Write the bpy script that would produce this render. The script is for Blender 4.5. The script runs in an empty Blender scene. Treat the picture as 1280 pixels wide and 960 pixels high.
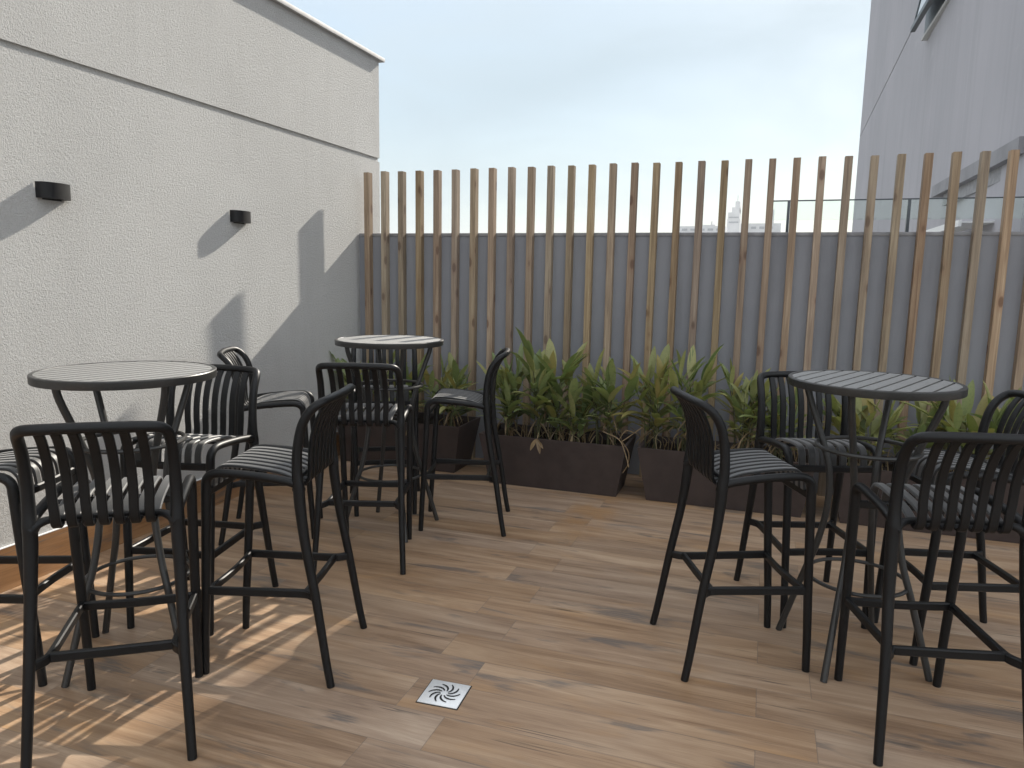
import bpy, bmesh, math, random
from mathutils import Vector, Matrix, noise

R = math.radians
scene = bpy.context.scene
COL = scene.collection

# ------------------------------------------------------------------ camera
F_PX, YAW, PITCH, ROLL = 909.0751, 0.331903, 0.146461, -0.017830
cam_d = bpy.data.cameras.new("camera")
cam_d.sensor_width = 36.0
cam_d.lens = F_PX / 1280.0 * 36.0
cam_d.clip_start = 0.05
cam_d.clip_end = 9000
cam = bpy.data.objects.new("camera", cam_d)
COL.objects.link(cam)
_cy, _sy, _cp, _sp = math.cos(YAW), math.sin(YAW), math.cos(PITCH), math.sin(PITCH)
_f = Vector((-_sy * _cp, _cy * _cp, -_sp))
_r = Vector((_cy, _sy, 0))
_d = _f.cross(_r)
_c, _s = math.cos(ROLL), math.sin(ROLL)
_r2 = _c * _r + _s * _d
_d2 = -_s * _r + _c * _d
_m = Matrix((_r2, -_d2, -_f)).transposed().to_4x4()
_m.translation = Vector((0, 0, 1.5))
cam.matrix_world = _m
scene.camera = cam

# ------------------------------------------------------------------ world, sun, exposure
SUN_VEC = Vector((0.165, 1.0, 0.66)).normalized()
SUN_EL = math.asin(SUN_VEC.z)
SUN_AZ = math.atan2(SUN_VEC.x, SUN_VEC.y)          # clockwise from +Y
world = bpy.data.worlds.new("World")
scene.world = world
world.use_nodes = True
wn, wl = world.node_tree.nodes, world.node_tree.links
bg = wn["Background"]
sky = wn.new("ShaderNodeTexSky")
sky.sky_type = 'NISHITA'
sky.sun_disc = False
sky.sun_elevation = SUN_EL
sky.sun_rotation = SUN_AZ
sky.altitude = 10
sky.air_density = 1.3
sky.dust_density = 0.55
sky.ozone_density = 1.2
# thin high cloud veil over the clear sky
w_tc = wn.new("ShaderNodeTexCoord")
w_mp = wn.new("ShaderNodeMapping")
w_mp.inputs["Scale"].default_value = (1.0, 1.0, 2.6)
w_mp.inputs["Rotation"].default_value = (0.0, R(14), 0.0)
wl.new(w_tc.outputs["Generated"], w_mp.inputs["Vector"])
w_no = wn.new("ShaderNodeTexNoise")
w_no.inputs["Scale"].default_value = 2.3
w_no.inputs["Detail"].default_value = 5
w_no.inputs["Roughness"].default_value = 0.52
w_no.inputs["Distortion"].default_value = 0.5
wl.new(w_mp.outputs[0], w_no.inputs["Vector"])
w_mr = wn.new("ShaderNodeMapRange")
w_mr.inputs[1].default_value = 0.32
w_mr.inputs[2].default_value = 0.70
w_mr.inputs[3].default_value = 0.52
w_mr.inputs[4].default_value = 0.88
wl.new(w_no.outputs["Fac"], w_mr.inputs[0])
w_mx = wn.new("ShaderNodeMix")
w_mx.data_type = 'RGBA'
wl.new(w_mr.outputs[0], w_mx.inputs[0])
wl.new(sky.outputs[0], w_mx.inputs[6])
# veil made brighter overhead and behind the viewer, unseen, to fill the shaded terrace
w_sp = wn.new("ShaderNodeSeparateXYZ")
wl.new(w_tc.outputs["Generated"], w_sp.inputs[0])
w_ma = wn.new("ShaderNodeMath")
w_ma.operation = 'MULTIPLY_ADD'
wl.new(w_sp.outputs[1], w_ma.inputs[0])
w_ma.inputs[1].default_value = -0.75
wl.new(w_sp.outputs[2], w_ma.inputs[2])
w_br = wn.new("ShaderNodeMapRange")
w_br.inputs[1].default_value = -0.45
w_br.inputs[2].default_value = 0.55
w_br.inputs[3].default_value = 0.0
w_br.inputs[4].default_value = 1.0
wl.new(w_ma.outputs[0], w_br.inputs[0])
w_vc = wn.new("ShaderNodeMix")
w_vc.data_type = 'RGBA'
wl.new(w_br.outputs[0], w_vc.inputs[0])
w_vc.inputs[6].default_value = (3.9, 4.75, 5.3, 1)
w_vc.inputs[7].default_value = (11.0, 11.2, 11.4, 1)
wl.new(w_vc.outputs[2], w_mx.inputs[7])
wl.new(w_mx.outputs[2], bg.inputs[0])
bg.inputs[1].default_value = 0.086

sun_d = bpy.data.lights.new("sun", 'SUN')
sun_d.energy = 5.0
sun_d.angle = R(0.6)
sun_d.color = (1.0, 0.93, 0.82)
sun = bpy.data.objects.new("sun", sun_d)
COL.objects.link(sun)
sun.rotation_euler = SUN_VEC.to_track_quat('Z', 'Y').to_euler()

scene.view_settings.view_transform = 'Standard'
scene.view_settings.look = 'None'
scene.view_settings.exposure = 0.78
scene.view_settings.gamma = 1.0
scene.view_settings.use_curve_mapping = False


# ------------------------------------------------------------------ object helpers
def link(name, bm, mat, parent=None, smooth=True, angle=40):
    me = bpy.data.meshes.new(name)
    bm.normal_update()
    bm.to_mesh(me)
    bm.free()
    mats = mat if isinstance(mat, (list, tuple)) else [mat]
    for m in mats:
        me.materials.append(m)
    if smooth:
        me.polygons.foreach_set("use_smooth", [True] * len(me.polygons))
        me.set_sharp_from_angle(angle=R(angle))
    o = bpy.data.objects.new(name, me)
    COL.objects.link(o)
    if parent:
        o.parent = parent
    return o


def thing(name, label, cat, loc=(0, 0, 0), rz=0.0, group=None):
    o = bpy.data.objects.new(name, None)
    o.empty_display_size = 0.1
    COL.objects.link(o)
    o.location = loc
    o.rotation_euler = (0, 0, rz)
    tag(o, label, cat, group)
    return o


def tag(o, label, cat, group=None):
    o["label"] = label
    o["category"] = cat
    if group:
        o["group"] = group
    return o


def structure(o):
    o["kind"] = "structure"
    return o


def dup(root, loc, rz, label):
    r = root.copy()
    COL.objects.link(r)
    r.location = loc
    r.rotation_euler = (0, 0, rz)
    r["label"] = label
    for ch in list(root.children):
        c = ch.copy()
        COL.objects.link(c)
        c.parent = r
        for g in list(ch.children):
            d = g.copy()
            COL.objects.link(d)
            d.parent = c
    return r


# ------------------------------------------------------------------ mesh helpers
def add_box(bm, x0, x1, y0, y1, z0, z1, bevel=0.0):
    vs = [bm.verts.new(p) for p in ((x0, y0, z0), (x1, y0, z0), (x1, y1, z0), (x0, y1, z0),
                                    (x0, y0, z1), (x1, y0, z1), (x1, y1, z1), (x0, y1, z1))]
    fs = [bm.faces.new([vs[i] for i in q]) for q in
          ((0, 3, 2, 1), (4, 5, 6, 7), (0, 1, 5, 4), (1, 2, 6, 5), (2, 3, 7, 6), (3, 0, 4, 7))]
    if bevel > 0:
        es = list({e for f in fs for e in f.edges})
        bmesh.ops.bevel(bm, geom=es, offset=bevel, segments=2, affect='EDGES', profile=0.5)
    return vs


def catmull(pts, n=6, closed=False):
    pts = [Vector(p) for p in pts]
    out = []
    N = len(pts)
    rng = range(N) if closed else range(N - 1)
    for i in rng:
        if closed:
            p0, p1, p2, p3 = pts[(i - 1) % N], pts[i], pts[(i + 1) % N], pts[(i + 2) % N]
        else:
            p1, p2 = pts[i], pts[i + 1]
            p0 = pts[i - 1] if i > 0 else p1 * 2 - p2
            p3 = pts[i + 2] if i + 2 < N else p2 * 2 - p1
        for k in range(n):
            t = k / n
            out.append(0.5 * ((2 * p1) + (p2 - p0) * t + (2 * p0 - 5 * p1 + 4 * p2 - p3) * t * t
                              + (3 * p1 - p0 - 3 * p2 + p3) * t ** 3))
    if not closed:
        out.append(pts[-1])
    return out


def lerp_list(vals, n):
    out = []
    for i in range(len(vals) - 1):
        for k in range(n):
            out.append(vals[i] + (vals[i + 1] - vals[i]) * k / n)
    out.append(vals[-1])
    return out


def sweep(bm, path, section, scales=None, up=Vector((1, 0, 0)), closed=False, cap=True):
    """section: list of (u, v); u lies along 'up' made normal to the path."""
    path = [Vector(p) for p in path]
    N = len(path)
    rings = []
    u_prev = None
    for i, p in enumerate(path):
        if closed:
            t = path[(i + 1) % N] - path[(i - 1) % N]
        else:
            t = path[min(i + 1, N - 1)] - path[max(i - 1, 0)]
        t.normalize()
        ref = up if u_prev is None else u_prev
        u = ref - t * ref.dot(t)
        if u.length < 1e-5:
            u = t.orthogonal()
        u.normalize()
        u_prev = u
        v = t.cross(u)
        s = scales[i] if scales else 1.0
        rings.append([bm.verts.new(p + u * (a * s) + v * (b * s)) for a, b in section])
    M = len(section)
    for i in range(N if closed else N - 1):
        a, b = rings[i], rings[(i + 1) % N]
        for k in range(M):
            bm.faces.new((a[k], a[(k + 1) % M], b[(k + 1) % M], b[k]))
    if cap and not closed:
        bm.faces.new(list(reversed(rings[0])))
        bm.faces.new(rings[-1])


def circ(r, n=10, ry=None):
    ry = ry or r
    return [(r * math.cos(2 * math.pi * k / n), ry * math.sin(2 * math.pi * k / n)) for k in range(n)]


def rrect(w, h, b):
    w, h = w / 2, h / 2
    return [(w - b, -h), (w, -h + b), (w, h - b), (w - b, h), (-w + b, h), (-w, h - b), (-w, -h + b), (-w + b, -h)]


def tube(bm, pts, r, n=10, smooth=0, up=Vector((1, 0, 0)), closed=False):
    rs = r if isinstance(r, (list, tuple)) else [r] * len(pts)
    if smooth:
        pts = catmull(pts, smooth, closed)
        rs = lerp_list(list(rs), smooth) if not closed else [rs[0]] * len(pts)
    sweep(bm, pts, circ(1.0, n), rs, up, closed)


# ------------------------------------------------------------------ node helpers
class NT:
    def __init__(self, name):
        self.mat = bpy.data.materials.new(name)
        self.mat.use_nodes = True
        self.t = self.mat.node_tree
        self.b = self.t.nodes["Principled BSDF"]

    def n(self, typ, **kw):
        nd = self.t.nodes.new(typ)
        for k, v in kw.items():
            setattr(nd, k, v)
        return nd

    def put(self, sock, v):
        if isinstance(v, bpy.types.NodeSocket):
            self.t.links.new(v, sock)
        elif isinstance(v, (tuple, list)) and sock.type == 'RGBA' and len(v) == 3:
            sock.default_value = (*v, 1)
        else:
            sock.default_value = v

    def math(self, op, a, b=0.0, c=0.0, clamp=False):
        nd = self.n("ShaderNodeMath", operation=op, use_clamp=clamp)
        for i, v in enumerate((a, b, c)):
            self.put(nd.inputs[i], v)
        return nd.outputs[0]

    def mix(self, fac, a, b, blend='MIX'):
        nd = self.n("ShaderNodeMix", data_type='RGBA', blend_type=blend)
        self.put(nd.inputs[0], fac)
        self.put(nd.inputs[6], a)
        self.put(nd.inputs[7], b)
        return nd.outputs[2]

    def obj(self):
        return self.n("ShaderNodeTexCoord").outputs["Object"]

    def geo(self):
        return self.n("ShaderNodeNewGeometry").outputs["Position"]

    def map(self, vec, scale=(1, 1, 1), loc=(0, 0, 0)):
        nd = self.n("ShaderNodeMapping")
        self.put(nd.inputs["Vector"], vec)
        self.put(nd.inputs["Scale"], scale)
        self.put(nd.inputs["Location"], loc)
        return nd.outputs[0]

    def noise(self, vec, scale, detail=4, rough=0.55, dist=0.0):
        nd = self.n("ShaderNodeTexNoise")
        self.put(nd.inputs["Vector"], vec)
        self.put(nd.inputs["Scale"], scale)
        self.put(nd.inputs["Detail"], detail)
        self.put(nd.inputs["Roughness"], rough)
        self.put(nd.inputs["Distortion"], dist)
        return nd.outputs["Fac"]

    def ramp(self, fac, stops):
        nd = self.n("ShaderNodeValToRGB")
        self.put(nd.inputs[0], fac)
        els = nd.color_ramp.elements
        while len(els) < len(stops):
            els.new(0.5)
        for e, (p, c) in zip(els, stops):
            e.position = p
            e.color = (*c, 1) if len(c) == 3 else c
        return nd.outputs[0]

    def sstep(self, x, lo, hi):
        nd = self.n("ShaderNodeMapRange", interpolation_type='SMOOTHSTEP')
        self.put(nd.inputs[0], x)
        self.put(nd.inputs[1], lo)
        self.put(nd.inputs[2], hi)
        return nd.outputs[0]

    def bump(self, height, strength=0.5, dist=0.01, normal=None):
        nd = self.n("ShaderNodeBump")
        self.put(nd.inputs["Height"], height)
        self.put(nd.inputs["Strength"], strength)
        self.put(nd.inputs["Distance"], dist)
        if normal is not None:
            self.put(nd.inputs["Normal"], normal)
        return nd.outputs[0]

    def out(self, color=None, rough=None, normal=None, spec=None, metal=None):
        b = self.b
        if color is not None:
            self.put(b.inputs["Base Color"], color)
        if rough is not None:
            self.put(b.inputs["Roughness"], rough)
        if normal is not None:
            self.put(b.inputs["Normal"], normal)
        if spec is not None:
            self.put(b.inputs["Specular IOR Level"], spec)
        if metal is not None:
            self.put(b.inputs["Metallic"], metal)
        return self.mat


# ------------------------------------------------------------------ materials
def m_stucco():
    m = NT("rough_stucco")
    p = m.geo()
    g1 = m.noise(p, 135, 3, 0.65)
    g0 = m.noise(p, 62, 2, 0.5)
    g2 = m.noise(p, 290, 2, 0.6)
    h = m.math('ADD', m.math('MULTIPLY', g1, 0.75), m.math('ADD', m.math('MULTIPLY', g0, 0.55), m.math('MULTIPLY', g2, 0.45)))
    big = m.noise(p, 1.3, 5, 0.6)
    streak = m.noise(m.map(p, (1, 3.0, 0.35)), 2.0, 4, 0.6)
    c = m.mix(m.sstep(big, 0.3, 0.75), (0.605, 0.606, 0.594), (0.555, 0.556, 0.546))
    c = m.mix(m.math('MULTIPLY', m.sstep(streak, 0.48, 0.72), 0.35), c, (0.51, 0.51, 0.50))
    c = m.mix(m.math('MULTIPLY', m.sstep(g1, 0.62, 0.30), 0.30), c, (0.40, 0.398, 0.388))
    return m.out(c, 0.92, m.bump(h, 1.0, 0.0105), 0.25)


def m_grey_render():
    m = NT("grey_wall_paint")
    p = m.geo()
    a = m.noise(p, 1.1, 4, 0.6)
    st = m.noise(m.map(p, (5, 5, 0.3)), 1.5, 4, 0.6)
    c = m.mix(m.sstep(a, 0.3, 0.7), (0.285, 0.293, 0.318), (0.25, 0.258, 0.282))
    c = m.mix(m.math('MULTIPLY', m.sstep(st, 0.48, 0.72), 0.5), c, (0.20, 0.205, 0.222))
    return m.out(c, 0.8, m.bump(m.noise(p, 90, 3), 0.25, 0.003), 0.3)


def m_plain(name, col, rough, noise_scale=20, var=0.12, bump=0.0, spec=0.5, metal=0.0):
    m = NT(name)
    p = m.obj()
    f = m.noise(p, noise_scale, 4, 0.6)
    c = m.mix(m.sstep(f, 0.3, 0.7), tuple(v * (1 - var) for v in col), tuple(v * (1 + var) for v in col))
    r = m.math('ADD', rough - 0.06, m.math('MULTIPLY', m.noise(p, noise_scale * 0.6, 3), 0.12))
    nrm = m.bump(f, bump, 0.002) if bump else None
    return m.out(c, r, nrm, spec, metal)


PW, PL = 0.19, 1.2       # plank width and length


def wood_plank(name, row_axis, base_dark, base_mid, base_light, offs=(0.0, 0.0)):
    """wood-look porcelain planks running along x (row_axis 'Y') or along y (row_axis 'Z')."""
    m = NT(name)
    sep = m.n("ShaderNodeSeparateXYZ")
    m.put(sep.inputs[0], m.geo())
    if row_axis == 'Y':
        u, v = sep.outputs[0], sep.outputs[1]
    else:
        u, v = sep.outputs[1], sep.outputs[2]
    v2 = m.math('DIVIDE', m.math('ADD', v, offs[1]), PW)
    row = m.math('FLOOR', v2)
    fv = m.math('FRACT', v2)
    par = m.math('MODULO', m.math('ADD', row, 100.0), 2.0)
    u2 = m.math('DIVIDE', m.math('ADD', m.math('ADD', u, offs[0]), m.math('MULTIPLY', par, 0.19)), PL)
    colm = m.math('FLOOR', u2)
    fu = m.math('FRACT', u2)
    cid = m.n("ShaderNodeCombineXYZ")
    m.put(cid.inputs[0], row)
    m.put(cid.inputs[1], colm)
    wn_ = m.n("ShaderNodeTexWhiteNoise", noise_dimensions='2D')
    m.put(wn_.inputs["Vector"], cid.outputs[0])
    rnd = wn_.outputs["Value"]
    rs = m.n("ShaderNodeSeparateColor")
    m.put(rs.inputs[0], wn_.outputs["Color"])
    # grain coordinates: stretched along u, shifted per plank
    gc = m.n("ShaderNodeCombineXYZ")
    m.put(gc.inputs[0], m.math('ADD', u, m.math('MULTIPLY', rnd, 37.0)))
    m.put(gc.inputs[1], m.math('MULTIPLY', m.math('ADD', v, m.math('MULTIPLY', rs.outputs[1], 19.0)), 1.0))
    gc = gc.outputs[0]
    warp = m.noise(m.map(gc, (2.2, 9, 1)), 1.0, 3, 0.6)
    fine = m.noise(m.map(gc, (4, 150, 1)), 1.0, 5, 0.7, 0.5)
    mid = m.noise(m.map(gc, (1.25, 13, 1)), 1.0, 4, 0.58, 0.9)
    blot = m.noise(m.map(gc, (1.7, 8.5, 1)), 1.0, 4, 0.6, 0.5)
    g = m.math('ADD', m.math('MULTIPLY', mid, 0.66), m.math('MULTIPLY', fine, 0.34))
    c = m.ramp(g, [(0.30, base_dark), (0.49, base_mid), (0.68, base_light)])
    # blue-grey weathered streaks
    st = m.math('MULTIPLY', m.sstep(blot, 0.57, 0.67), m.sstep(fine, 0.34, 0.54))
    c = m.mix(m.math('MULTIPLY', st, 0.80), c, (0.115, 0.105, 0.098))
    am = m.sstep(m.noise(m.map(gc, (2.6, 7, 1), (5, 3, 0)), 1.0, 3, 0.5), 0.58, 0.72)
    c = m.mix(m.math('MULTIPLY', am, 0.25), c, (0.50, 0.29, 0.13))
    # thin dark cracks
    cr = m.math('MULTIPLY', m.sstep(m.noise(m.map(gc, (1.3, 46, 1)), 1.0, 3, 0.5, 1.6), 0.61, 0.69),
                m.sstep(warp, 0.42, 0.60))
    c = m.mix(m.math('MULTIPLY', cr, 0.75), c, (0.085, 0.062, 0.045))
    # per plank tone
    hv = m.n("ShaderNodeHueSaturation")
    m.put(hv.inputs["Saturation"], m.math('ADD', 0.90, m.math('MULTIPLY', rs.outputs[0], 0.24)))
    m.put(hv.inputs["Value"], m.math('ADD', 0.89, m.math('MULTIPLY', rs.outputs[2], 0.12)))
    m.put(hv.inputs["Color"], c)
    c = hv.outputs[0]
    # joints
    jw_v, jw_u = 0.0016 / PW, 0.0016 / PL
    dv = m.math('MINIMUM', fv, m.math('SUBTRACT', 1.0, fv))
    du = m.math('MINIMUM', fu, m.math('SUBTRACT', 1.0, fu))
    j = m.math('MAXIMUM', m.math('LESS_THAN', dv, jw_v), m.math('LESS_THAN', du, jw_u))
    c = m.mix(m.math('MULTIPLY', j, 0.6), c, (0.17, 0.13, 0.10))
    # dust dulling
    dust = m.noise(m.geo(), 2.3, 5, 0.6)
    c = m.mix(m.math('MULTIPLY', m.sstep(dust, 0.45, 0.8), 0.16), c, (0.36, 0.31, 0.26))
    if row_axis == 'Y':
        sx = m.math('ADD', u, 0.98)
        sy = m.math('ADD', v, -4.45)
        q = m.math('ADD', m.math('POWER', m.math('DIVIDE', sx, 0.17), 2.0), m.math('POWER', m.math('DIVIDE', sy, 0.55), 2.0))
        sm = m.math('MULTIPLY', m.sstep(q, 1.3, 0.0), m.sstep(m.noise(m.geo(), 5.0, 4, 0.6), 0.35, 0.62))
        c = m.mix(m.math('MULTIPLY', sm, 0.55), c, (0.36, 0.195, 0.075))
    rough = m.math('ADD', 0.29, m.math('ADD', m.math('MULTIPLY', dust, 0.16), m.math('MULTIPLY', fine, 0.10)))
    h = m.math('SUBTRACT', m.math('MULTIPLY', g, 0.35), m.math('MULTIPLY', j, 1.0))
    return m.out(c, rough, m.bump(h, 0.35, 0.002), 0.45)


def m_slat():
    m = NT("weathered_pine")
    p = m.obj()
    oi = m.n("ShaderNodeObjectInfo")
    rnd = oi.outputs["Random"]
    off = m.n("ShaderNodeCombineXYZ")
    m.put(off.inputs[0], m.math('MULTIPLY', rnd, 31.0))
    m.put(off.inputs[2], m.math('MULTIPLY', rnd, 73.0))
    ad = m.n("ShaderNodeVectorMath", operation='ADD')
    m.put(ad.inputs[0], p)
    m.put(ad.inputs[1], off.outputs[0])
    q = ad.outputs[0]
    g = m.noise(m.map(q, (70, 70, 1.6)), 1.0, 4, 0.6, 1.2)
    g2 = m.noise(m.map(q, (14, 14, 0.9)), 1.0, 4, 0.6, 0.8)
    c = m.ramp(m.math('ADD', m.math('MULTIPLY', g, 0.55), m.math('MULTIPLY', g2, 0.45)),
               [(0.32, (0.165, 0.102, 0.058)), (0.5, (0.30, 0.202, 0.115)), (0.68, (0.45, 0.33, 0.205))])
    # knots
    v = m.n("ShaderNodeTexVoronoi", feature='F1')
    m.put(v.inputs["Vector"], m.map(q, (10, 10, 4.2)))
    m.put(v.inputs["Scale"], 1.0)
    m.put(v.inputs["Randomness"], 1.0)
    k = m.sstep(v.outputs["Distance"], 0.20, 0.11)
    c = m.mix(m.math('MULTIPLY', k, 0.8), c, (0.085, 0.045, 0.025))
    ring = m.sstep(v.outputs["Distance"], 0.36, 0.20)
    c = m.mix(m.math('MULTIPLY', ring, 0.3), c, (0.24, 0.12, 0.06))
    # each slat its own tone: reddish, straw or greyed
    wv = m.n("ShaderNodeTexWhiteNoise", noise_dimensions='1D')
    m.put(wv.inputs["W"], m.math('MULTIPLY', rnd, 991.0))
    sc = m.n("ShaderNodeSeparateColor")
    m.put(sc.inputs[0], wv.outputs["Color"])
    hv = m.n("ShaderNodeHueSaturation")
    m.put(hv.inputs["Hue"], m.math('ADD', 0.493, m.math('MULTIPLY', sc.outputs[0], 0.020)))
    m.put(hv.inputs["Saturation"], m.math('ADD', 0.62, m.math('MULTIPLY', sc.outputs[1], 0.33)))
    m.put(hv.inputs["Value"], m.math('ADD', 0.80, m.math('MULTIPLY', sc.outputs[2], 0.32)))
    m.put(hv.inputs["Color"], c)
    return m.out(hv.outputs[0], 0.72, m.bump(g, 0.35, 0.002), 0.3)


def m_leaf(name, dark, light, yellow, yfac=0.25):
    m = NT(name)
    gi = m.n("ShaderNodeNewGeometry")
    r = gi.outputs["Random Per Island"]
    p = m.geo()
    c = m.mix(r, dark, light)
    c = m.mix(m.math('MULTIPLY', m.sstep(m.math('FRACT', m.math('MULTIPLY', r, 7.31)), 0.72, 0.95), yfac * 2.2), c, yellow)
    c = m.mix(m.math('MULTIPLY', m.sstep(m.noise(p, 60, 3), 0.45, 0.7), 0.25), c, tuple(v * 0.6 for v in dark))
    m.out(c, 0.42, None, 0.5)
    t = m.n("ShaderNodeBsdfTranslucent")
    m.put(t.inputs[0], m.mix(0.5, c, (0.30, 0.42, 0.05)))
    ms = m.n("ShaderNodeMixShader")
    m.put(ms.inputs[0], 0.28)
    m.t.links.new(m.b.outputs[0], ms.inputs[1])
    m.t.links.new(t.outputs[0], ms.inputs[2])
    m.t.links.new(ms.outputs[0], m.t.nodes["Material Output"].inputs[0])
    return m.mat


def m_glass():
    m = NT("green_tinted_glass")
    for nd in list(m.t.nodes):
        if nd.type == 'BSDF_PRINCIPLED':
            m.t.nodes.remove(nd)
    g = m.n("ShaderNodeBsdfGlossy")
    m.put(g.inputs["Roughness"], 0.02)
    tr = m.n("ShaderNodeBsdfTransparent")
    m.put(tr.inputs[0], (0.925, 0.965, 0.95, 1))
    lw = m.n("ShaderNodeFresnel")
    lw.inputs[0].default_value = 1.5
    ms = m.n("ShaderNodeMixShader")
    m.put(ms.inputs[0], m.math('MULTIPLY', lw.outputs[0], 0.9))
    m.t.links.new(tr.outputs[0], ms.inputs[1])
    m.t.links.new(g.outputs[0], ms.inputs[2])
    m.t.links.new(ms.outputs[0], m.t.nodes["Material Output"].inputs[0])
    return m.mat


def m_facade():
    m = NT("grey_facade_paint")
    p = m.geo()
    st = m.noise(m.map(p, (0.5, 0.9, 0.07)), 2.0, 5, 0.65)
    bl = m.noise(p, 0.25, 4, 0.6)
    c = m.mix(m.sstep(bl, 0.3, 0.7), (0.425, 0.415, 0.442), (0.375, 0.37, 0.395))
    c = m.mix(m.math('MULTIPLY', m.sstep(st, 0.5, 0.72), 0.35), c, (0.285, 0.285, 0.305))
    fs = m.noise(m.map(p, (2, 4.5, 0.10)), 1.6, 5, 0.7)
    c = m.mix(m.math('MULTIPLY', m.sstep(fs, 0.45, 0.70), 0.28), c, (0.30, 0.295, 0.32))
    # wiped pale smears on the paint
    sm = m.noise(m.map(p, (1, 0.55, 0.9)), 0.9, 6, 0.7, 0.6)
    c = m.mix(m.math('MULTIPLY', m.sstep(sm, 0.62, 0.74), 0.4), c, (0.52, 0.515, 0.53))
    return m.out(c, 0.85, m.bump(m.noise(p, 14, 4), 0.2, 0.01), 0.3)


STUCCO = m_stucco()
GREYWALL = m_grey_render()
CAP = m_plain("concrete_coping", (0.42, 0.42, 0.42), 0.7, 14, 0.15, 0.2)
CAPDARK = m_plain("grey_wall_coping", (0.27, 0.27, 0.28), 0.7, 14, 0.15, 0.2)
FLOOR = wood_plank("wood_look_tile", 'Y', (0.185, 0.113, 0.068), (0.345, 0.232, 0.150), (0.50, 0.365, 0.250), (0.95, -0.02))
SKIRT = wood_plank("skirting_tile", 'Z', (0.17, 0.085, 0.040), (0.30, 0.165, 0.080), (0.40, 0.235, 0.125), (0.4, 0.01))
SLAT = m_slat()
PLASTIC = m_plain("black_plastic", (0.004, 0.0043, 0.005), 0.45, 160, 0.1, 0.04, 0.34)
METAL = m_plain("charcoal_metal", (0.030, 0.030, 0.029), 0.38, 120, 0.1, 0.05, 0.5)
TOPMETAL = m_plain("charcoal_table_top", (0.34, 0.34, 0.335), 0.62, 120, 0.08, 0.04, 0.5, 1.0)
SEATPLASTIC = m_plain("sky_sheen_plastic", (0.010, 0.0105, 0.011), 0.48, 160, 0.1, 0.04, 0.5)  # same black plastic; added sheen stands in for sky reflected on the seats
SEATPLASTIC.node_tree.nodes["Principled BSDF"].inputs["Sheen Weight"].default_value = 0.4
SEATPLASTIC.node_tree.nodes["Principled BSDF"].inputs["Sheen Roughness"].default_value = 0.5
PLANTER = m_plain("brown_planter_plastic", (0.047, 0.034, 0.031), 0.55, 9, 0.16, 0.12, 0.4)
SOIL = m_plain("potting_soil", (0.030, 0.022, 0.016), 0.95, 60, 0.5, 0.8, 0.1)
LAMPM = m_plain("black_lamp_metal", (0.008, 0.008, 0.009), 0.5, 60, 0.1, 0.0, 0.3)
STEEL = m_plain("brushed_steel", (0.86, 0.87, 0.87), 0.38, 40, 0.04, 0.0, 0.5, 0.35)
DARK = m_plain("drain_hole", (0.012, 0.012, 0.012), 0.8, 40, 0.1)
LEAF = m_leaf("green_leaf", (0.105, 0.155, 0.058), (0.30, 0.345, 0.145), (0.46, 0.41, 0.17))
LEAFY = m_leaf("yellowing_leaf", (0.175, 0.195, 0.066), (0.35, 0.35, 0.135), (0.34, 0.27, 0.09), 0.4)
STEM = m_plain("green_brown_stem", (0.085, 0.085, 0.035), 0.7, 30, 0.35)
DEAD = m_leaf("dead_leaf", (0.17, 0.105, 0.055), (0.36, 0.25, 0.14), (0.42, 0.32, 0.19), 0.3)
FACADE = m_facade()
SLABM = m_plain("balcony_concrete", (0.26, 0.258, 0.272), 0.8, 3, 0.1, 0.1)
SLABW = m_plain("white_soffit", (0.78, 0.78, 0.77), 0.7, 3, 0.05)
FRAME = m_plain("dark_window_frame", (0.055, 0.065, 0.072), 0.4, 30, 0.1)
SILL = m_plain("pale_stone_sill", (0.55, 0.55, 0.54), 0.7, 20, 0.1)
GLASS = m_glass()
WPANE = m_plain("dark_window_glass", (0.05, 0.065, 0.075), 0.08, 5, 0.1, 0.0, 0.8)
CITY = m_plain("pale_city_render", (0.52, 0.53, 0.54), 0.9, 0.3, 0.1)
CITYD = m_plain("city_window", (0.20, 0.22, 0.25), 0.6, 0.3, 0.1)
GROUND = m_plain("street_asphalt", (0.10, 0.10, 0.095), 0.9, 0.05, 0.3)

# ------------------------------------------------------------------ setting
XW = -3.2887            # face of the left wall
YB = 5.500              # face of the back wall
HB = 1.8395             # top of the back wall
HL = 3.3408             # top of the left wall

bm = bmesh.new()
add_box(bm, -650, 650, -650, 650, -7.5, -7.0)
structure(link("ground", bm, GROUND, smooth=False))

bm = bmesh.new()
add_box(bm, XW - 0.30, 4.6, -3.5, YB + 0.16, -0.35, 0.0)
structure(link("floor", bm, FLOOR, smooth=False))

# hazy air round the whole place
bm = bmesh.new()
add_box(bm, -700, 700, -700, 700, -8.5, 36.0)
hz = link("haze", bm, [], smooth=False)
hz["kind"] = "stuff"
hm = bpy.data.materials.new("hazy_air")
hm.use_nodes = True
for nd in list(hm.node_tree.nodes):
    if nd.type == 'BSDF_PRINCIPLED':
        hm.node_tree.nodes.remove(nd)
hv = hm.node_tree.nodes.new("ShaderNodeVolumePrincipled")
hv.inputs["Color"].default_value = (0.93, 0.96, 1.0, 1)
hv.inputs["Density"].default_value = 0.0012
hm.node_tree.links.new(hv.outputs[0], hm.node_tree.nodes["Material Output"].inputs["Volume"])
hz.data.materials.append(hm)

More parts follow.
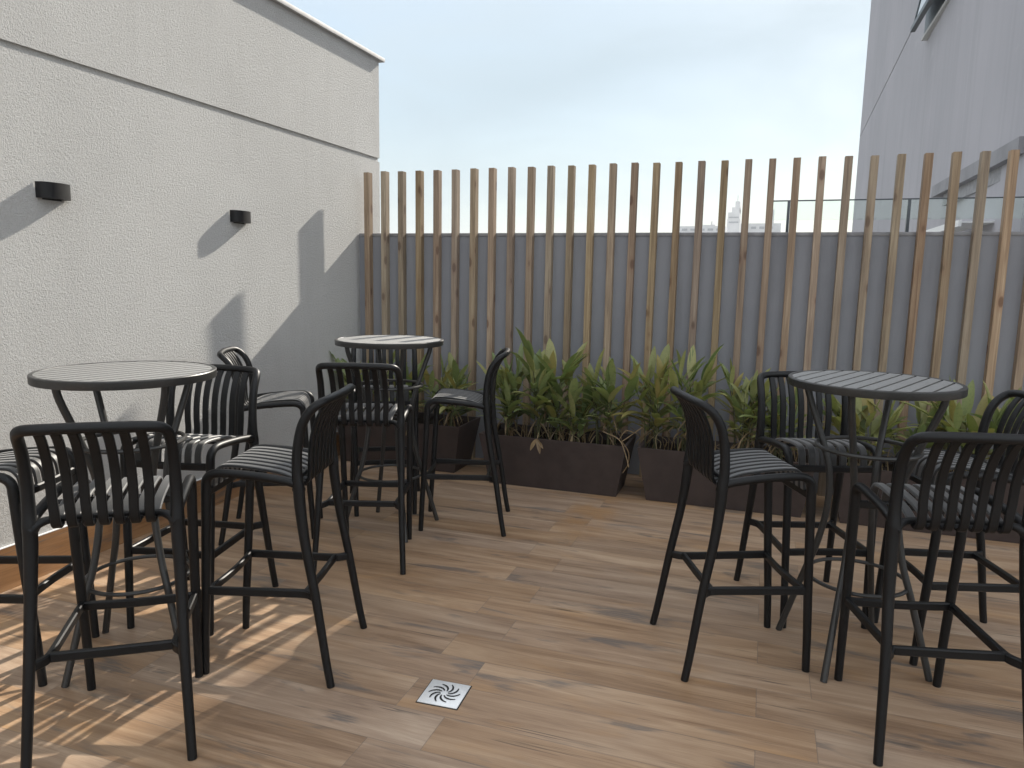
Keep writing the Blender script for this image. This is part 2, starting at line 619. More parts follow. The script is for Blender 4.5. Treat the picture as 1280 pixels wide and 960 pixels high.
# left wall: body with a shallow horizontal groove, coping, skirting
lw = thing("stucco_wall", "tall pale stucco wall along the left side with a horizontal groove and two black lights", "wall", (XW, 0, 0))
ZG, YE = 2.492, 5.86
bm = bmesh.new()
add_box(bm, -0.28, 0.0, -3.5, YE, 0.0, ZG - 0.016)
add_box(bm, -0.28, -0.018, -3.5, YE, ZG - 0.016, ZG + 0.016)
add_box(bm, -0.28, 0.0, -3.5, YE, ZG + 0.016, HL - 0.022)
link("wall_body", bm, STUCCO, lw, smooth=False)
bm = bmesh.new()
add_box(bm, -0.31, 0.034, -3.5, YE + 0.05, HL - 0.022, HL + 0.010, 0.003)
link("coping", bm, CAP, lw)
bm = bmesh.new()
add_box(bm, 0.0, 0.012, -3.5, YB - 0.004, 0.001, 0.2055)
link("skirting", bm, SKIRT, lw, smooth=False)
bm = bmesh.new()
add_box(bm, 0.0, 0.0125, -3.5, YB - 0.004, 0.2055, 0.2095)
link("skirting_joint", bm, SLABW, lw, smooth=False)

# back wall
bw = thing("grey_wall", "low dark grey rendered wall at the back behind the wooden slats", "wall", (0, YB, 0))
bm = bmesh.new()
add_box(bm, XW + 0.001, 4.6, 0, 0.15, 0.0, HB - 0.025)
link("wall_body", bm, GREYWALL, bw, smooth=False)
bm = bmesh.new()
add_box(bm, XW + 0.002, 4.6, -0.006, 0.16, HB - 0.025, HB, 0.003)
link("coping", bm, CAPDARK, bw)

# slat screen
PITCHX, X0 = 0.158195, -3.2030
rnd = random.Random(4)
sc_ = thing("slat_screen", "screen of upright square wooden slats fixed along the grey back wall", "slat screen", (0, 5.4376, 0))
for k in range(36):
    bm = bmesh.new()
    w = 0.0465 + rnd.uniform(-0.001, 0.001)
    top = 2.3322 + rnd.uniform(-0.004, 0.003)
    lean, bow, ph = rnd.uniform(-0.002, 0.002), rnd.uniform(-0.0022, 0.0022), rnd.uniform(0, 3)
    path = [(w / 2 + lean * t + bow * math.sin(math.pi * (1.4 * t + ph)), .0328, top * t) for t in [i / 10 for i in range(11)]]
    sweep(bm, path, rrect(w, .0655, .0022), None, Vector((1, 0, 0)))     # slightly bowed and out of true
    o = link("slat", bm, SLAT, sc_)
    o.location.x = X0 + k * PITCHX + rnd.uniform(-0.0015, 0.0015)

# wall lights: half-elliptic black up-and-down sconces
def wall_light(y, z, label):
    t = thing("wall_light", label, "wall light", (XW, y, z), 0, "black lights on the stucco wall")
    bm = bmesh.new()
    n = 20
    W2, P, H2 = 0.082, 0.058, 0.037
    outer = [(P * math.sin(math.pi * i / n) ** 0.55 + 0.002, -W2 * math.cos(math.pi * i / n)) for i in range(n + 1)]
    inner = [(x * 0.93 - 0.0005, yy * 0.955) for x, yy in outer]
    rings = []
    for pts, zz in ((outer, -H2), (outer, H2), (inner, H2), (inner, H2 - 0.02)):
        rings.append([bm.verts.new((max(x, 0.002), yy, zz)) for x, yy in pts])
    for a, b in ((0, 1), (1, 2), (2, 3)):
        for i in range(n):
            bm.faces.new((rings[a][i], rings[a][i + 1], rings[b][i + 1], rings[b][i]))
    bm.faces.new(rings[3])
    bm.faces.new(list(reversed(rings[0])))
    bmesh.ops.recalc_face_normals(bm, faces=bm.faces[:])
    link("lamp_shade", bm, LAMPM, t)
    bm = bmesh.new()
    add_box(bm, 0.0, 0.006, -0.05, 0.05, -0.043, -0.037, 0.001)
    add_box(bm, 0.0, 0.004, -0.05, 0.05, -0.037, 0.030, 0.001)
    link("mounting_plate", bm, LAMPM, t)


wall_light(2.672, 1.868, "black wall light nearer the viewer, at the left edge of the stucco wall")
wall_light(4.000, 1.855, "black wall light farther along the stucco wall, nearer the slats")

# ------------------------------------------------------------------ floor drain
def drain():
    t = thing("floor_drain", "square steel floor drain with a swirl of curved slots", "floor drain", (-1.008, 2.2345, 0), R(3))
    h = 0.075
    bm = bmesh.new()
    add_box(bm, -h, h, -h, h, 0.0005, 0.004, 0.001)
    link("drain_plate", bm, STEEL, t)
    bm = bmesh.new()
    add_box(bm, -h - .004, h + .004, -h - .004, h + .004, 0.0002, 0.0012)  # dark sheet stands in for the shaded gap round the plate
    link("drain_gap", bm, DARK, t, smooth=False)
    bm = bmesh.new()
    for k in range(10):
        a0 = 2 * math.pi * k / 10
        pts, ws = [], []
        for i in range(9):
            s = i / 8
            r = 0.014 + 0.044 * s
            a = a0 + 0.80 * s ** 1.3
            pts.append((r * math.cos(a), r * math.sin(a)))
            ws.append(0.0011 + 0.0027 * math.sin(math.pi * min(1, s * 0.8 + 0.1)))
        L, Rr = [], []
        for i in range(9):
            a, b = pts[max(i - 1, 0)], pts[min(i + 1, 8)]
            dx, dy = b[0] - a[0], b[1] - a[1]
            l = math.hypot(dx, dy)
            nx, ny = -dy / l * ws[i], dx / l * ws[i]
            L.append(bm.verts.new((pts[i][0] + nx, pts[i][1] + ny, 0.0055)))
            Rr.append(bm.verts.new((pts[i][0] - nx, pts[i][1] - ny, 0.0055)))
        for i in range(8):
            bm.faces.new((L[i], Rr[i], Rr[i + 1], L[i + 1]))
    bmesh.ops.recalc_face_normals(bm, faces=bm.faces[:])
    for f in bm.faces:
        if f.normal.z < 0:
            f.normal_flip()
    link("swirl_slots", bm, DARK, t, smooth=False)


drain()


# ------------------------------------------------------------------ bar stool (front is +y)
def make_stool(label):
    t = thing("bar_stool", label, "bar stool", (0, 0, 0), 0, "black bar stools round the three high tables")
    X = Vector((1, 0, 0))
    # --- legs
    for s in (-1, 1):
        bm = bmesh.new()
        tube(bm, [(s * .228, -.250, 0), (s * .2225, -.232, .10), (s * .212, -.196, .33), (s * .206, -.160, .53),
                  (s * .2015, -.142, .68), (s * .2005, -.139, .745)],
             [.0145, .015, .0165, .018, .0205, .021], 12, 4)
        link("leg", bm, PLASTIC, t)
        bm = bmesh.new()
        tube(bm, [(s * .180, .247, 0), (s * .1815, .240, .15), (s * .1845, .228, .334), (s * .189, .213, .60),
                  (s * .1905, .2075, .72)],
             [.0145, .0155, .0165, .0172, .0178], 12, 4)
        link("leg", bm, PLASTIC, t)
    # --- backrest: hoop and upper slats
    bm = bmesh.new()
    half = [(.2010, -.139, .742), (.2010, -.134, .80), (.2005, -.137, .88), (.200, -.151, .955), (.199, -.171, 1.000),
            (.195, -.194, 1.029), (.183, -.216, 1.046), (.15, -.231, 1.053), (.07, -.240, 1.056)]
    path = [(-x, y, z) for x, y, z in half] + [(0, -.243, 1.057)] + list(reversed(half))
    rad = [.0210, .0190, .0180, .0172, .0168, .0165, .0163, .0162, .0162]
    rad = rad + [.0162] + list(reversed(rad))
    tube(bm, path, rad, 12, 5, Vector((1, 0, 0)))
    link("backrest", bm, PLASTIC, t)
    prof_up = [(-.236, 1.050), (-.208, 1.016), (-.181, .960), (-.165, .900), (-.159, .835), (-.157, .790), (-.152, .757), (-.138, .741), (-.116, .745)]
    prof_dn = [(-.116, .742), (-.092, .757), (-.062, .769), (-.02, .779), (.08, .791), (.152, .793), (.180, .783), (.197, .759), (.2035, .715)]
    xs = [(k - 3) * 0.0435 for k in range(7)]
    back = t.children[-1]
    bm = bmesh.new()
    for x in xs:
        bow = -0.006 * (1 - (x / .14) ** 2)
        pu = catmull([(x * (0.98 if z < .8 else 1.0), y + bow * max(0, (z - .75) / .3), z) for y, z in prof_up], 4)
        sweep(bm, pu, rrect(.0275, .0125, .003), None, X)
    link("back_slats", bm, PLASTIC, back)
    # --- seat
    bm = bmesh.new()
    for s in (-1, 1):
        tube(bm, [(s * .2003, -.136, .752), (s * .1995, -.10, .763), (s * .198, -.02, .774), (s * .196, .08, .782),
                  (s * .1945, .155, .784), (s * .1930, .188, .774), (s * .1915, .204, .753), (s * .1905, .2075, .718)],
             [.0165, .0160, .0158, .0158, .0162, .0170, .0176, .0178], 12, 4)
        # rear web from post to slats
        tube(bm, [(s * .200, -.139, .735), (s * .180, -.132, .750), (s * .150, -.118, .757), (s * .10, -.108, .757)],
             [.024, .0145, .0115, .0105], 10, 3, Vector((0, 0, 1)))
    sweep(bm, catmull([(-.10, -.108, .757), (0, -.106, .757), (.10, -.108, .757)], 3), rrect(.020, .016, .004), None, Vector((0, 1, 0)))
    sweep(bm, catmull([(-.19, .2065, .708), (-.1, .2085, .706), (0, .209, .705), (.1, .2085, .706), (.19, .2065, .708)], 3),
          rrect(.018, .030, .005), None, Vector((0, 1, 0)))
    sweep(bm, catmull([(-.195, .03, .766), (0, .03, .770), (.195, .03, .766)], 3), rrect(.030, .010, .003), None, Vector((0, 1, 0)))
    seat = link("seat", bm, PLASTIC, t)
    bm = bmesh.new()
    for x in xs:
        pd = catmull([(x * 1.02, y, z + .004) for y, z in prof_dn], 4)
        sweep(bm, pd, rrect(.0290, .0115, .003), None, X)
    link("seat_slats", bm, SEATPLASTIC, seat)
    # --- footrest: side bars bent in at the back, cross bars
    bm = bmesh.new()
    sec = rrect(.019, .031, .004)
    for s in (-1, 1):
        sweep(bm, catmull([(s * .212, -.196, .330), (s * .188, -.170, .331), (s * .176, -.140, .332), (s * .177, -.05, .332),
                           (s * .181, .10, .332), (s * .1845, .228, .332)], 3), sec, None, Vector((1, 0, 0)))
    sweep(bm, [(-.180, -.145, .3325), (0, -.147, .3325), (.180, -.145, .3325)], rrect(.0185, .030, .004), None, Vector((0, 1, 0)))
    sweep(bm, catmull([(-.184, .224, .3315), (-.15, .214, .3315), (0, .206, .3315), (.15, .214, .3315), (.184, .224, .3315)], 3),
          rrect(.0185, .030, .004), None, Vector((0, 1, 0)))
    link("footrest", bm, PLASTIC, t)
    return t


STOOLS = [
    (-1.922, 1.712, 34.5, "black bar stool at bottom left, its back to us, nearest at the left table"),
    (-1.718, 2.284, 105.5, "black bar stool right of the left table, seat facing left, back leaning right"),
    (-2.325, 2.495, 191.2, "black bar stool behind the left table, facing us"),
    (-2.690, 1.850, -69.0, "black bar stool cut by the left photo edge, only seat and legs showing"),
    (-2.653, 3.442, -62.0, "black bar stool against the stucco wall, seat pointing right to the corner table"),
    (-1.941, 3.305, 18.0, "black bar stool with its back to us in front of the corner table"),
    (-1.662, 3.989, 106.4, "black bar stool in profile right of the corner table, seat facing left"),
    (-2.298, 4.135, 209.3, "black bar stool mostly hidden behind the corner table"),
    (-0.059, 2.949, -66.8, "black bar stool left of the right table, seat facing right"),
    (0.249, 3.529, 199.6, "black bar stool behind the right table, facing us before the brown planters"),
    (0.588, 2.662, 14.0, "black bar stool at bottom right, its back to us, nearest at the right table"),
    (0.838, 3.330, 105.5, "black bar stool cut by the right photo edge, its seat facing left"),
]
proto = None
for x, y, a, lab in STOOLS:
    if proto is None:
        proto = make_stool(lab)
        proto.location = (x, y, 0)
        proto.rotation_euler = (0, 0, R(a))
    else:
        dup(proto, (x, y, 0), R(a), lab)


# ------------------------------------------------------------------ bar table
def make_table(label, base):
    """four bowed legs at base + 90k degrees; board direction along local x rotated by base."""
    t = thing("bar_table", label, "bar table", (0, 0, 0), 0, "round high tables with slatted metal tops")
    ZT, RT = 1.130, 0.311
    # rim
    bm = bmesh.new()
    n = 72
    prof = [(RT - .016, ZT - .030), (RT - .001, ZT - .030), (RT, ZT - .028), (RT, ZT - .003), (RT - .003, ZT),
            (RT - .015, ZT), (RT - .017, ZT - .002)]
    rings = [[bm.verts.new((r * math.cos(2 * math.pi * i / n), r * math.sin(2 * math.pi * i / n), z)) for r, z in prof] for i in range(n)]
    for i in range(n):
        a, b = rings[i], rings[(i + 1) % n]
        for k in range(len(prof)):
            bm.faces.new((a[k], b[k], b[(k + 1) % len(prof)], a[(k + 1) % len(prof)]))
    bmesh.ops.recalc_face_normals(bm, faces=bm.faces[:])
    top = link("table_top", bm, METAL, t)
    # boards
    bm = bmesh.new()
    nb, gap, Rin = 11, .0098, RT - .0165
    w = 2 * Rin / nb
    for k in range(nb):
        y0, y1 = -Rin + k * w + gap / 2, -Rin + (k + 1) * w - gap / 2
        lo, hi = [], []
        m = 8
        for i in range(m + 1):
            yy = y0 + (y1 - y0) * i / m
            xx = math.sqrt(max(0, Rin * Rin - yy * yy))
            lo.append((-xx, yy))
            hi.append((xx, yy))
        outline = hi + list(reversed(lo))
        tv = [bm.verts.new((x, y, ZT - .0015)) for x, y in outline]
        bv = [bm.verts.new((x, y, ZT - .008)) for x, y in outline]
        N = len(outline)
        bm.faces.new(tv)
        bm.faces.new(list(reversed(bv)))
        for i in range(N):
            bm.faces.new((tv[i], bv[i], bv[(i + 1) % N], tv[(i + 1) % N]))
    bmesh.ops.recalc_face_normals(bm, faces=bm.faces[:])
    bmesh.ops.rotate(bm, verts=bm.verts[:], cent=(0, 0, 0), matrix=Matrix.Rotation(base, 3, 'Z'))
    link("top_boards", bm, TOPMETAL, top, smooth=False)
    # cross bearers under the boards
    bm = bmesh.new()
    add_box(bm, -.285, .285, -.015, .015, ZT - .026, ZT - .0085)
    add_box(bm, -.015, .015, -.285, .285, ZT - .0255, ZT - .0088)
    bmesh.ops.rotate(bm, verts=bm.verts[:], cent=(0, 0, 0), matrix=Matrix.Rotation(base, 3, 'Z'))
    link("bearer", bm, METAL, t, smooth=False)
    prof = [(.252, 1.104), (.240, 1.045), (.191, .914), (.148, .790), (.134, .715), (.131, .640), (.138, .550), (.166, .415),
            (.200, .310), (.240, .178), (.293, 0)]
    for k in range(4):
        a = base + k * math.pi / 2
        c, s = math.cos(a), math.sin(a)
        bm = bmesh.new()
        tube(bm, [(r * c, r * s, z) for r, z in prof], .0132, 10, 4, Vector((-s, c, 0)))
        link("leg", bm, METAL, t)
    for zz, rr, tr in ((.862, .186, .0085), (.330, .186, .008)):
        bm = bmesh.new()
        tube(bm, [(rr * math.cos(2 * math.pi * i / 48), rr * math.sin(2 * math.pi * i / 48), zz) for i in range(48)], tr, 8, 0,
             Vector((0, 0, 1)), True)
        link("ring_brace", bm, METAL, t)
    return t


t1 = make_table("round black table on the left below the wall lights, its slatted top dull grey", R(75))
t1.location = (-2.235, 2.073, 0)
t2 = dup(t1, (-2.045, 3.745, 0), R(45 - 75), "round black table in the far corner beside the stucco wall, smallest in view")
t3 = dup(t1, (0.414, 3.090, 0), R(67 - 75), "round black table on the right, its slatted top shining white")


# ------------------------------------------------------------------ planters
def planter(x0, x1, yf, label, h=.375, fl=.065, depth=.36):
    """x0..x1 and yf: the base of the front face; walls flare outwards to the top."""
    L = x1 - x0
    t = thing("planter", label, "planter", ((x0 + x1) / 2, yf + depth / 2, 0), 0, "long brown planters along the back wall")
    hx, hy = L / 2, depth / 2 - .02
    bm = bmesh.new()
    def ring(ax, ay, z):
        return [bm.verts.new(p) for p in ((-ax, -ay, z), (ax, -ay, z), (ax, ay, z), (-ax, ay, z))]
    rs = [ring(hx, hy, 0.002), ring(hx + fl, hy + fl * .9, h), ring(hx + fl - .018, hy + fl * .9 - .018, h),
          ring(hx + fl - .024, hy + fl * .9 - .024, h - .06)]
    for a, b in zip(rs, rs[1:]):
        for i in range(4):
            bm.faces.new((a[i], a[(i + 1) % 4], b[(i + 1) % 4], b[i]))
    bm.faces.new(list(reversed(rs[0])))
    bm.faces.new(rs[-1])
    es = [e for e in bm.edges if len(e.link_faces) == 2 and e.calc_face_angle(0) > .5 and max(v.co.z for v in e.verts) > h - .01]
    bmesh.ops.bevel(bm, geom=es, offset=.005, segments=2, affect='EDGES', profile=.5)
    link("box", bm, PLANTER, t)
    bm = bmesh.new()
    rr = random.Random(int(x0 * 100))
    nx, ny = 44, 12
    ax, ay = hx + fl - .026, hy + fl * .9 - .026
    vs = [[bm.verts.new((-ax + 2 * ax * i / nx, -ay + 2 * ay * j / ny, h - .045 + rr.uniform(-.008, .010))) for j in range(ny + 1)] for i in range(nx + 1)]
    for i in range(nx):
        for j in range(ny):
            bm.faces.new((vs[i][j], vs[i + 1][j], vs[i + 1][j + 1], vs[i][j + 1]))
    link("soil", bm, SOIL, t)
    return t


planter(-3.13, -2.175, 4.965, "brown planter in the far corner behind the corner table, half hidden by bar stools")
planter(-1.835, -0.896, 4.830, "brown planter with a dry leaf hanging on its front, middle of the photo")
planter(-0.690, 0.300, 4.842, "brown planter behind the stool on the left of the right table")
planter(0.530, 1.560, 4.830, "brown planter behind the right table, running out of the photo at right")


# ------------------------------------------------------------------ plants
def leaf(bm, base, d, up, length, width, curl, fold=.35, mi=0, n=7):
    """one lance-shaped leaf: strip of n segments with a folded midrib and a drooping tip."""
    d = d.normalized()
    side = d.cross(up)
    if side.length < 1e-4:
        side = d.orthogonal()
    side.normalize()
    p = Vector(base)
    cur = d.copy()
    rows = []
    for i in range(n + 1):
        s = i / n
        w = width * (math.sin(math.pi * (s * .93 + .035) ** .85) ** .8) if 0 < i < n else (width * .10 if i == 0 else 0.0006)
        nrm = side.cross(cur).normalized()
        rows.append((bm.verts.new(p - side * w * .5 + nrm * w * fold * .5), bm.verts.new(p), bm.verts.new(p + side * w * .5 + nrm * w * fold * .5)))
        p = p + cur * (length / n)
        cur = (cur + Vector((0, 0, -curl / n)) * (0.4 + 1.2 * s)).normalized()
    for a, b in zip(rows, rows[1:]):
        for k in range(2):
            f = bm.faces.new((a[k], a[k + 1], b[k + 1], b[k]))
            f.material_index = mi


def plant(x, y, h, spread, nst, seed, label, lsize=1.0, mat=None, dead=0.9, low=0.25, lean=(0, 0)):
    rr = random.Random(seed)
    z0 = .33
    t = thing("ginger_plant", label, "plant", (x, y, z0), 0, "leafy plants in the brown planters")
    sb, lb, db = bmesh.new(), bmesh.new(), bmesh.new()
    ndead = 0
    nst += 1
    for k in range(nst):
        a = rr.uniform(0, 2 * math.pi)
        r0 = rr.uniform(0, .10) * spread / .2
        bx, by = r0 * math.cos(a) * 1.3, r0 * math.sin(a) * .6
        hh = h * (1.0 if k == 0 else rr.uniform(.50, .97))
        out = rr.uniform(.25, 1.0) * spread * (hh / h)
        a2 = a + rr.uniform(-.6, .6)
        top = Vector((bx + out * math.cos(a2) + lean[0] * hh, by + out * math.sin(a2) * .55 + lean[1] * hh, hh * .80))
        mid = Vector((bx + (top.x - bx) * .30, by + (top.y - by) * .30, hh * .45))
        pts = catmull([(bx, by, -.02), mid, top], 6)
        tube(sb, pts, [.0050 - .0028 * i / (len(pts) - 1) for i in range(len(pts))], 6)
        nl = max(5, int(rr.uniform(7, 11) * (hh / h) ** .5))
        ph = rr.uniform(0, math.pi)
        for i in range(nl):
            s = low + (1 - low) * (i / (nl - 1)) if nl > 1 else 1
            s = min(1.0, s * rr.uniform(.95, 1.03))
            idx = s * (len(pts) - 1)
            i0 = min(int(idx), len(pts) - 2)
            p = pts[i0].lerp(pts[i0 + 1], idx - i0)
            ax = (pts[i0 + 1] - pts[i0]).normalized()
            az = ph + i * (math.pi + rr.uniform(-.5, .5)) + rr.uniform(-.35, .35)
            hor = Vector((math.cos(az), math.sin(az), 0))
            elev = (0.30 + 1.05 * s ** 1.5) * rr.uniform(.75, 1.2)
            if i == nl - 1:
                elev = 1.6
            d = (hor * math.cos(min(elev, 1.35)) + ax * math.sin(min(elev, 1.35))).normalized()
            L = lsize * rr.uniform(.15, .27) * (1.05 - .25 * abs(s - .6))
            W = L * rr.uniform(.18, .27)
            leaf(lb, p, d, Vector((0, 0, 1)), L, W, rr.uniform(.35, 1.25), rr.uniform(.15, .5),
                 mi=0 if rr.random() > .22 else 1)
        for _ in range(int(rr.random() < dead) + int(rr.random() < dead * .8)):
            s = rr.uniform(.15, .55)
            p = pts[int(s * (len(pts) - 1))]
            az = rr.uniform(0, 6.28)
            d = Vector((math.cos(az) * .5, math.sin(az) * .5 - .1, -.7 + rr.uniform(-.2, .5)))
            leaf(db, p, d, Vector((0, 0, 1)), rr.uniform(.09, .22), rr.uniform(.006, .020), rr.uniform(.4, 1.8), rr.uniform(.5, 1.4), 0, 6)
            ndead += 1
    for k in range(10):                      # dry stalks standing at the base
        a = rr.uniform(0, 6.283)
        bx, by = rr.uniform(-.16, .16), rr.uniform(-.07, .07)
        hh = rr.uniform(.06, .20)
        pp = catmull([(bx, by, -.01), (bx + rr.uniform(-.02, .02), by, hh * .6), (bx + rr.uniform(-.07, .07), by + rr.uniform(-.04, .03), hh)], 3)
        tube(db, pp, [.0032 - .0016 * i / (len(pp) - 1) for i in range(len(pp))], 5)
        ndead += 1
    link("stems", sb, STEM, t)
    link("foliage", lb, mat or [LEAF, LEAFY], t, angle=75)
    if ndead:
        link("dead_leaves", db, DEAD, t, angle=75)
    else:
        db.free()
    return t


Y = 5.03
plant(-3.04, 5.12, .56, .20, 7, 1, "plant in the corner planter, touching the stucco wall left of the corner table")
plant(-2.68, 5.13, .50, .18, 6, 2, "plant in the corner planter, directly behind the corner table")
plant(-2.28, 5.12, .52, .20, 8, 3, "plant at the right end of the corner planter, beside the profile stool")
plant(-1.74, Y, .58, .17, 9, 4, "bushy plant at the left end of the middle planter behind the profile stool", dead=.5)
plant(-1.46, Y, .74, .17, 9, 5, "tallest plant, with broad upright leaves, in the middle planter", 1.25)
plant(-1.27, 4.98, .46, .16, 7, 51, "low plant in front of the tallest one in the middle planter", 1.05)
plant(-1.02, Y, .58, .16, 8, 6, "plant with drooping brown leaves at the right end of the middle planter", 1.1, dead=.9)
plant(-0.66, Y, .64, .15, 7, 7, "plant with a pale yellow crown at the left end of the next planter", 1.15, [LEAFY, LEAF], .4)
plant(-0.46, Y, .72, .13, 7, 8, "slim upright plant behind the back of the stool left of the right table", 1.1)
plant(-0.10, Y, .60, .14, 9, 9, "yellowed plant with a bundle of dry brown stalks between two stools", .95, [LEAFY, LEAF], 2.0)
plant(0.17, 5.05, .50, .15, 7, 10, "plant behind the backrest of the stool behind the right table", 1.0)
plant(0.66, 5.02, .44, .17, 8, 11, "low bright green plant seen under the top of the right table", 1.0, [LEAFY, LEAF])
plant(0.93, 5.04, .42, .17, 7, 12, "low plant seen between the legs of the right table", 1.0)
plant(1.22, 5.02, .54, .18, 8, 13, "plant with broad pale leaves right of the right table top", 1.15, [LEAFY, LEAF])
plant(1.46, 5.04, .54, .16, 7, 14, "plant at the right photo edge behind the backrest of the last stool", 1.05)

# dry litter on the planters
def litter(name, loc, strips, label, cat, mat=None):
    bm = bmesh.new()
    for b, d, L, w, c in strips:
        leaf(bm, Vector(b), Vector(d), Vector((0.2, -1, .3)), L, w, c, .7, 0, 6)
    o = link(name, bm, mat or DEAD, angle=75)
    o.location = loc
    tag(o, label, cat)
    return o


litter("dry_leaf", (-1.445, 4.757, .385), [((0, 0, .0), (.2, -.15, -.6), .11, .030, .8), ((.0, -.002, 0), (-.35, -.1, -.5), .10, .028, 1.0),
                                         ((0.0, 0, 0), (.15, .1, .9), .05, .006, -.3), ((.01, -.004, -.02), (.4, -.1, -.4), .06, .02, .6)],
       "curled brown dry leaf hanging over the rim of the middle planter", "dry leaf")
litter("dry_leaf", (-2.50, 4.895, .375), [((0, 0, 0), (.3, -.15, -.6), .12, .022, .9), ((0, 0, 0), (-.3, -.12, -.7), .10, .018, .7)],
       "reddish brown dry leaf hanging over the rim of the corner planter", "dry leaf")


def twig(loc, pts_list, label):
    bm = bmesh.new()
    for pts in pts_list:
        pp = catmull(pts, 5)
        tube(bm, pp, [.0035] * len(pp), 5)
    o = link("dry_twig", bm, DEAD)
    o.location = loc
    tag(o, label, "twig")


twig((-0.86, 4.80, .36), [[(-.14, .03, .10), (-.02, 0, .06), (.03, -.02, -.03), (.06, -.03, -.12)], [(.12, .10, .14), (.03, .03, .07), (.0, 0, .05)],
                          [(.0, 0, .05), (.05, -.01, -.02), (.05, -.02, -.10), (.02, -.03, -.16)], [(-.02, 0, .06), (.02, .02, .12), (.09, .06, .10)]],
     "bare dry twigs drooping into the gap between two planters")

# ------------------------------------------------------------------ beyond the back wall
# glass balustrade of the neighbouring terrace
gr = thing("glass_railing", "glass railing with dark posts above the grey wall at right", "railing", (0, 8.05, 0))
bm = bmesh.new()
for x0, x1 in ((-.02, .142), (.170, 1.228), (1.262, 2.60)):
    add_box(bm, x0, x1, -.005, .005, 2.116, 2.303)
link("glass_pane", bm, GLASS, gr, smooth=False)
bm = bmesh.new()
add_box(bm, -.03, 2.61, -.008, .008, 2.303, 2.315)
link("top_rail", bm, FRAME, gr, smooth=False)
for x in (.156, 1.245):
    bm = bmesh.new()
    add_box(bm, x - .013, x + .013, -.03, .03, 1.93, 2.302, .002)
    link("post", bm, FRAME, gr)
nw = bmesh.new()
add_box(nw, -3.0, 2.62, 7.95, 8.15, -7.0, 1.93)
tag(link("parapet_wall", nw, GREYWALL, smooth=False), "low parapet of the neighbouring terrace carrying the glass railing", "wall")

# tall grey building on the right
EY = 30.0
def fx(y):
    return 2.835 - .0268 * (EY - y)
nb = thing("grey_building", "tall plain grey building rising on the right behind the slats", "building", (0, 0, 0))
def prism(bm, corners, z0, z1):
    lo = [bm.verts.new((x, y, z0)) for x, y in corners]
    hi = [bm.verts.new((x, y, z1)) for x, y in corners]
    N = len(corners)
    bm.faces.new(list(reversed(lo)))
    bm.faces.new(hi)
    for i in range(N):
        bm.faces.new((lo[i], lo[(i + 1) % N], hi[(i + 1) % N], hi[i]))
YN, ZT_ = 8.3, 22.0
ZJ = 1.5 + .174 * EY
bm = bmesh.new()
for z0, z1 in ((-7.0, ZJ - .02), (ZJ + .02, ZT_)):
    prism(bm, [(fx(YN), YN), (16, YN), (16, EY), (fx(EY), EY)], z0, z1)
prism(bm, [(fx(YN) + .03, YN + .03), (15.9, YN + .03), (15.9, EY - .03), (fx(EY) + .03, EY - .03)], ZJ - .03, ZJ + .03)
bmesh.ops.recalc_face_normals(bm, faces=bm.faces[:])
link("facade", bm, FACADE, nb, smooth=False)
# awning window, open
wy0, wy1, wz = 12.2, 15.6, 1.5 + .2850 * 15.4
bm = bmesh.new()
xw_ = fx(14)
add_box(bm, xw_ - .05, xw_ + .1, wy0, wy1, wz - .03, wz + .02)
link("window_sill", bm, SILL, nb, smooth=False)
bm = bmesh.new()
add_box(bm, xw_ - .03, xw_ + .05, wy0 + .1, wy1 - .1, wz + .02, wz + 1.3)
win = link("window", bm, FRAME, nb, smooth=False)
bm = bmesh.new()
for a, b in ((0, .06), (.94, 1.0)):
    pass
sash = [(-.03, 1.25), (-.42, .16)]
for (y0, y1) in ((wy0 + .12, wy0 + .20), (wy1 - .20, wy1 - .12)):
    lo = [bm.verts.new(p) for p in ((xw_ - .24, y0, wz + .14), (xw_ - .24, y1, wz + .14), (xw_ - .19, y1, wz + .14), (xw_ - .19, y0, wz + .14))]
    hi = [bm.verts.new(p) for p in ((xw_ - .06, y0, wz + 1.27), (xw_ - .06, y1, wz + 1.27), (xw_ - .01, y1, wz + 1.27), (xw_ - .01, y0, wz + 1.27))]
    bm.faces.new(lo)
    bm.faces.new(hi)
    for i in range(4):
        bm.faces.new((lo[i], lo[(i + 1) % 4], hi[(i + 1) % 4], hi[i]))
add_box(bm, xw_ - .26, xw_ - .18, wy0 + .12, wy1 - .12, wz + .10, wz + .18)
bmesh.ops.recalc_face_normals(bm, faces=bm.faces[:])
link("sash", bm, FRAME, win, smooth=False)
bm = bmesh.new()
q = [bm.verts.new(p) for p in ((xw_ - .225, wy0 + .2, wz + .16), (xw_ - .225, wy1 - .2, wz + .16), (xw_ - .045, wy1 - .2, wz + 1.25), (xw_ - .045, wy0 + .2, wz + 1.25))]
q2 = [bm.verts.new(v.co + Vector((.012, 0, 0))) for v in q]
bm.faces.new(q)
bm.faces.new(list(reversed(q2)))
for i in range(4):
    bm.faces.new((q[i], q2[i], q2[(i + 1) % 4], q[(i + 1) % 4]))
bmesh.ops.recalc_face_normals(bm, faces=bm.faces[:])
link("pane", bm, WPANE, win, smooth=False)
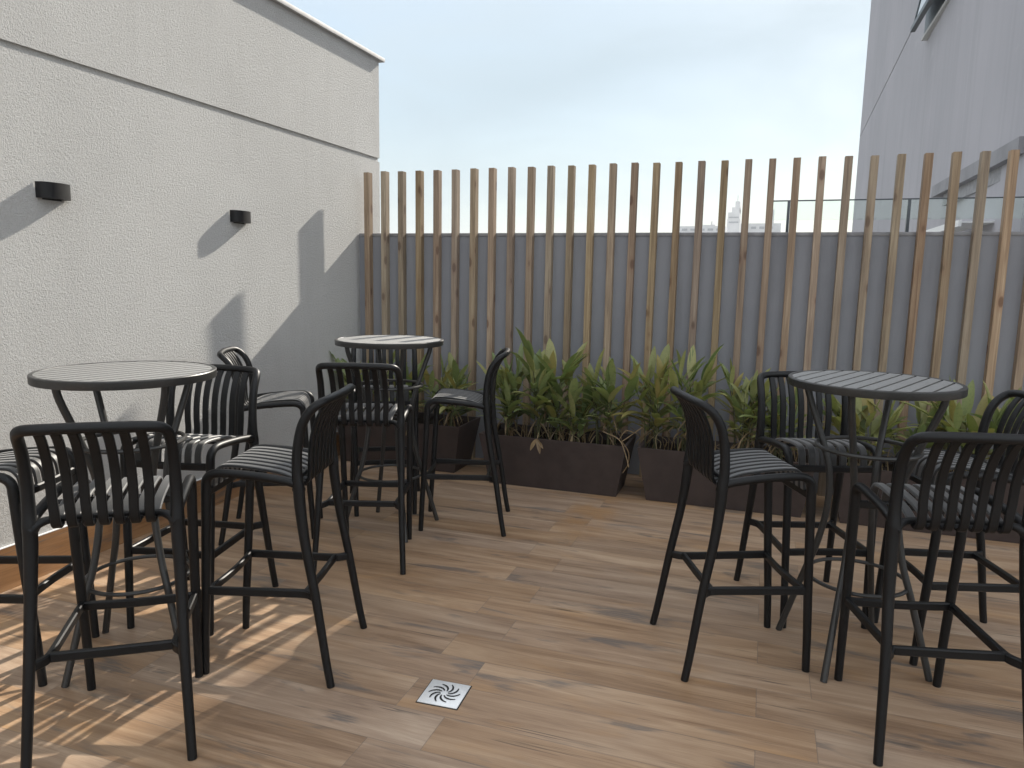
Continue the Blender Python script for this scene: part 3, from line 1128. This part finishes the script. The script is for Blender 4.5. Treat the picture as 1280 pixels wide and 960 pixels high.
# balcony slabs low on the facade
bm = bmesh.new()
add_box(bm, fx(10) - .10, fx(10) + .5, 8.45, 12.4, 2.76, 2.92)
link("balcony_slab", bm, SLABM, nb, smooth=False)
bm = bmesh.new()
add_box(bm, fx(10) - .02, fx(10) + .5, 8.5, 12.0, 2.60, 2.76)
link("slab_soffit", bm, CAPDARK, nb, smooth=False)
bm = bmesh.new()
for k in range(6):
    y0 = 9.3 + k * .30
    add_box(bm, fx(10) - .34, fx(10) - .01, y0, y0 + .28, 2.17, 2.19)
add_box(bm, fx(10) - .37, fx(10) - .34, 9.25, 11.1, 2.13, 2.20)
link("white_awning", bm, SLABW, nb, smooth=False)

# distant city blocks seen between the slats
DY = 260.0
def city(name, label, parts, wins, y=DY, d=14.0):
    t = thing(name, label, "building", (0, y, -7))
    bm = bmesh.new()
    for i, (x0, x1, zt) in enumerate(parts):
        add_box(bm, x0 * y, x1 * y, .03 * i, d - .05 * i, .01 * i, zt * y + 8.5)
    link("walls", bm, CITY, t, smooth=False)
    for x0, x1, z0, z1 in wins:
        bm = bmesh.new()
        add_box(bm, x0 * y, x1 * y, -.12, .1, z0 * y + 8.5, z1 * y + 8.5)
        link("window_band", bm, CITYD, t, smooth=False)
    return t


city("tower_block", "pale stepped tower far away between two slats", [(-.0540, -.0382, .0790), (-.0535, -.0390, .0872), (-.0490, -.0395, .0935), (-.0450, -.0395, .1010)],
     [(-.0520, -.0400, .0735, .0755), (-.0520, -.0400, .0800, .0815)], DY + 30)
a_ = thing("antenna", "thin antenna on top of the pale stepped tower", "antenna", (-.0425 * 290, 291, .1010 * 290 + 1.5))
bm = bmesh.new()
tube(bm, [(0, 0, 0), (0, 0, 2.2)], .09, 6)
link("mast", bm, CITYD, a_)
city("apartment_block", "long low pale block far away, left of the stepped tower", [(-.115, -.0560, .0700), (-.0740, -.0725, .0760), (-.085, -.0690, .0715)],
     [(-.111 + .011 * k, -.111 + .011 * k + .007, .0640, .0668) for k in range(5)], DY)
city("apartment_block", "low pale block far away, right of the stepped tower", [(-.0370, .0120, .0730), (-.0050, .0030, .0900)],
     [(-.034 + .010 * k, -.034 + .010 * k + .006, .0660, .0690) for k in range(4)], DY - 10)
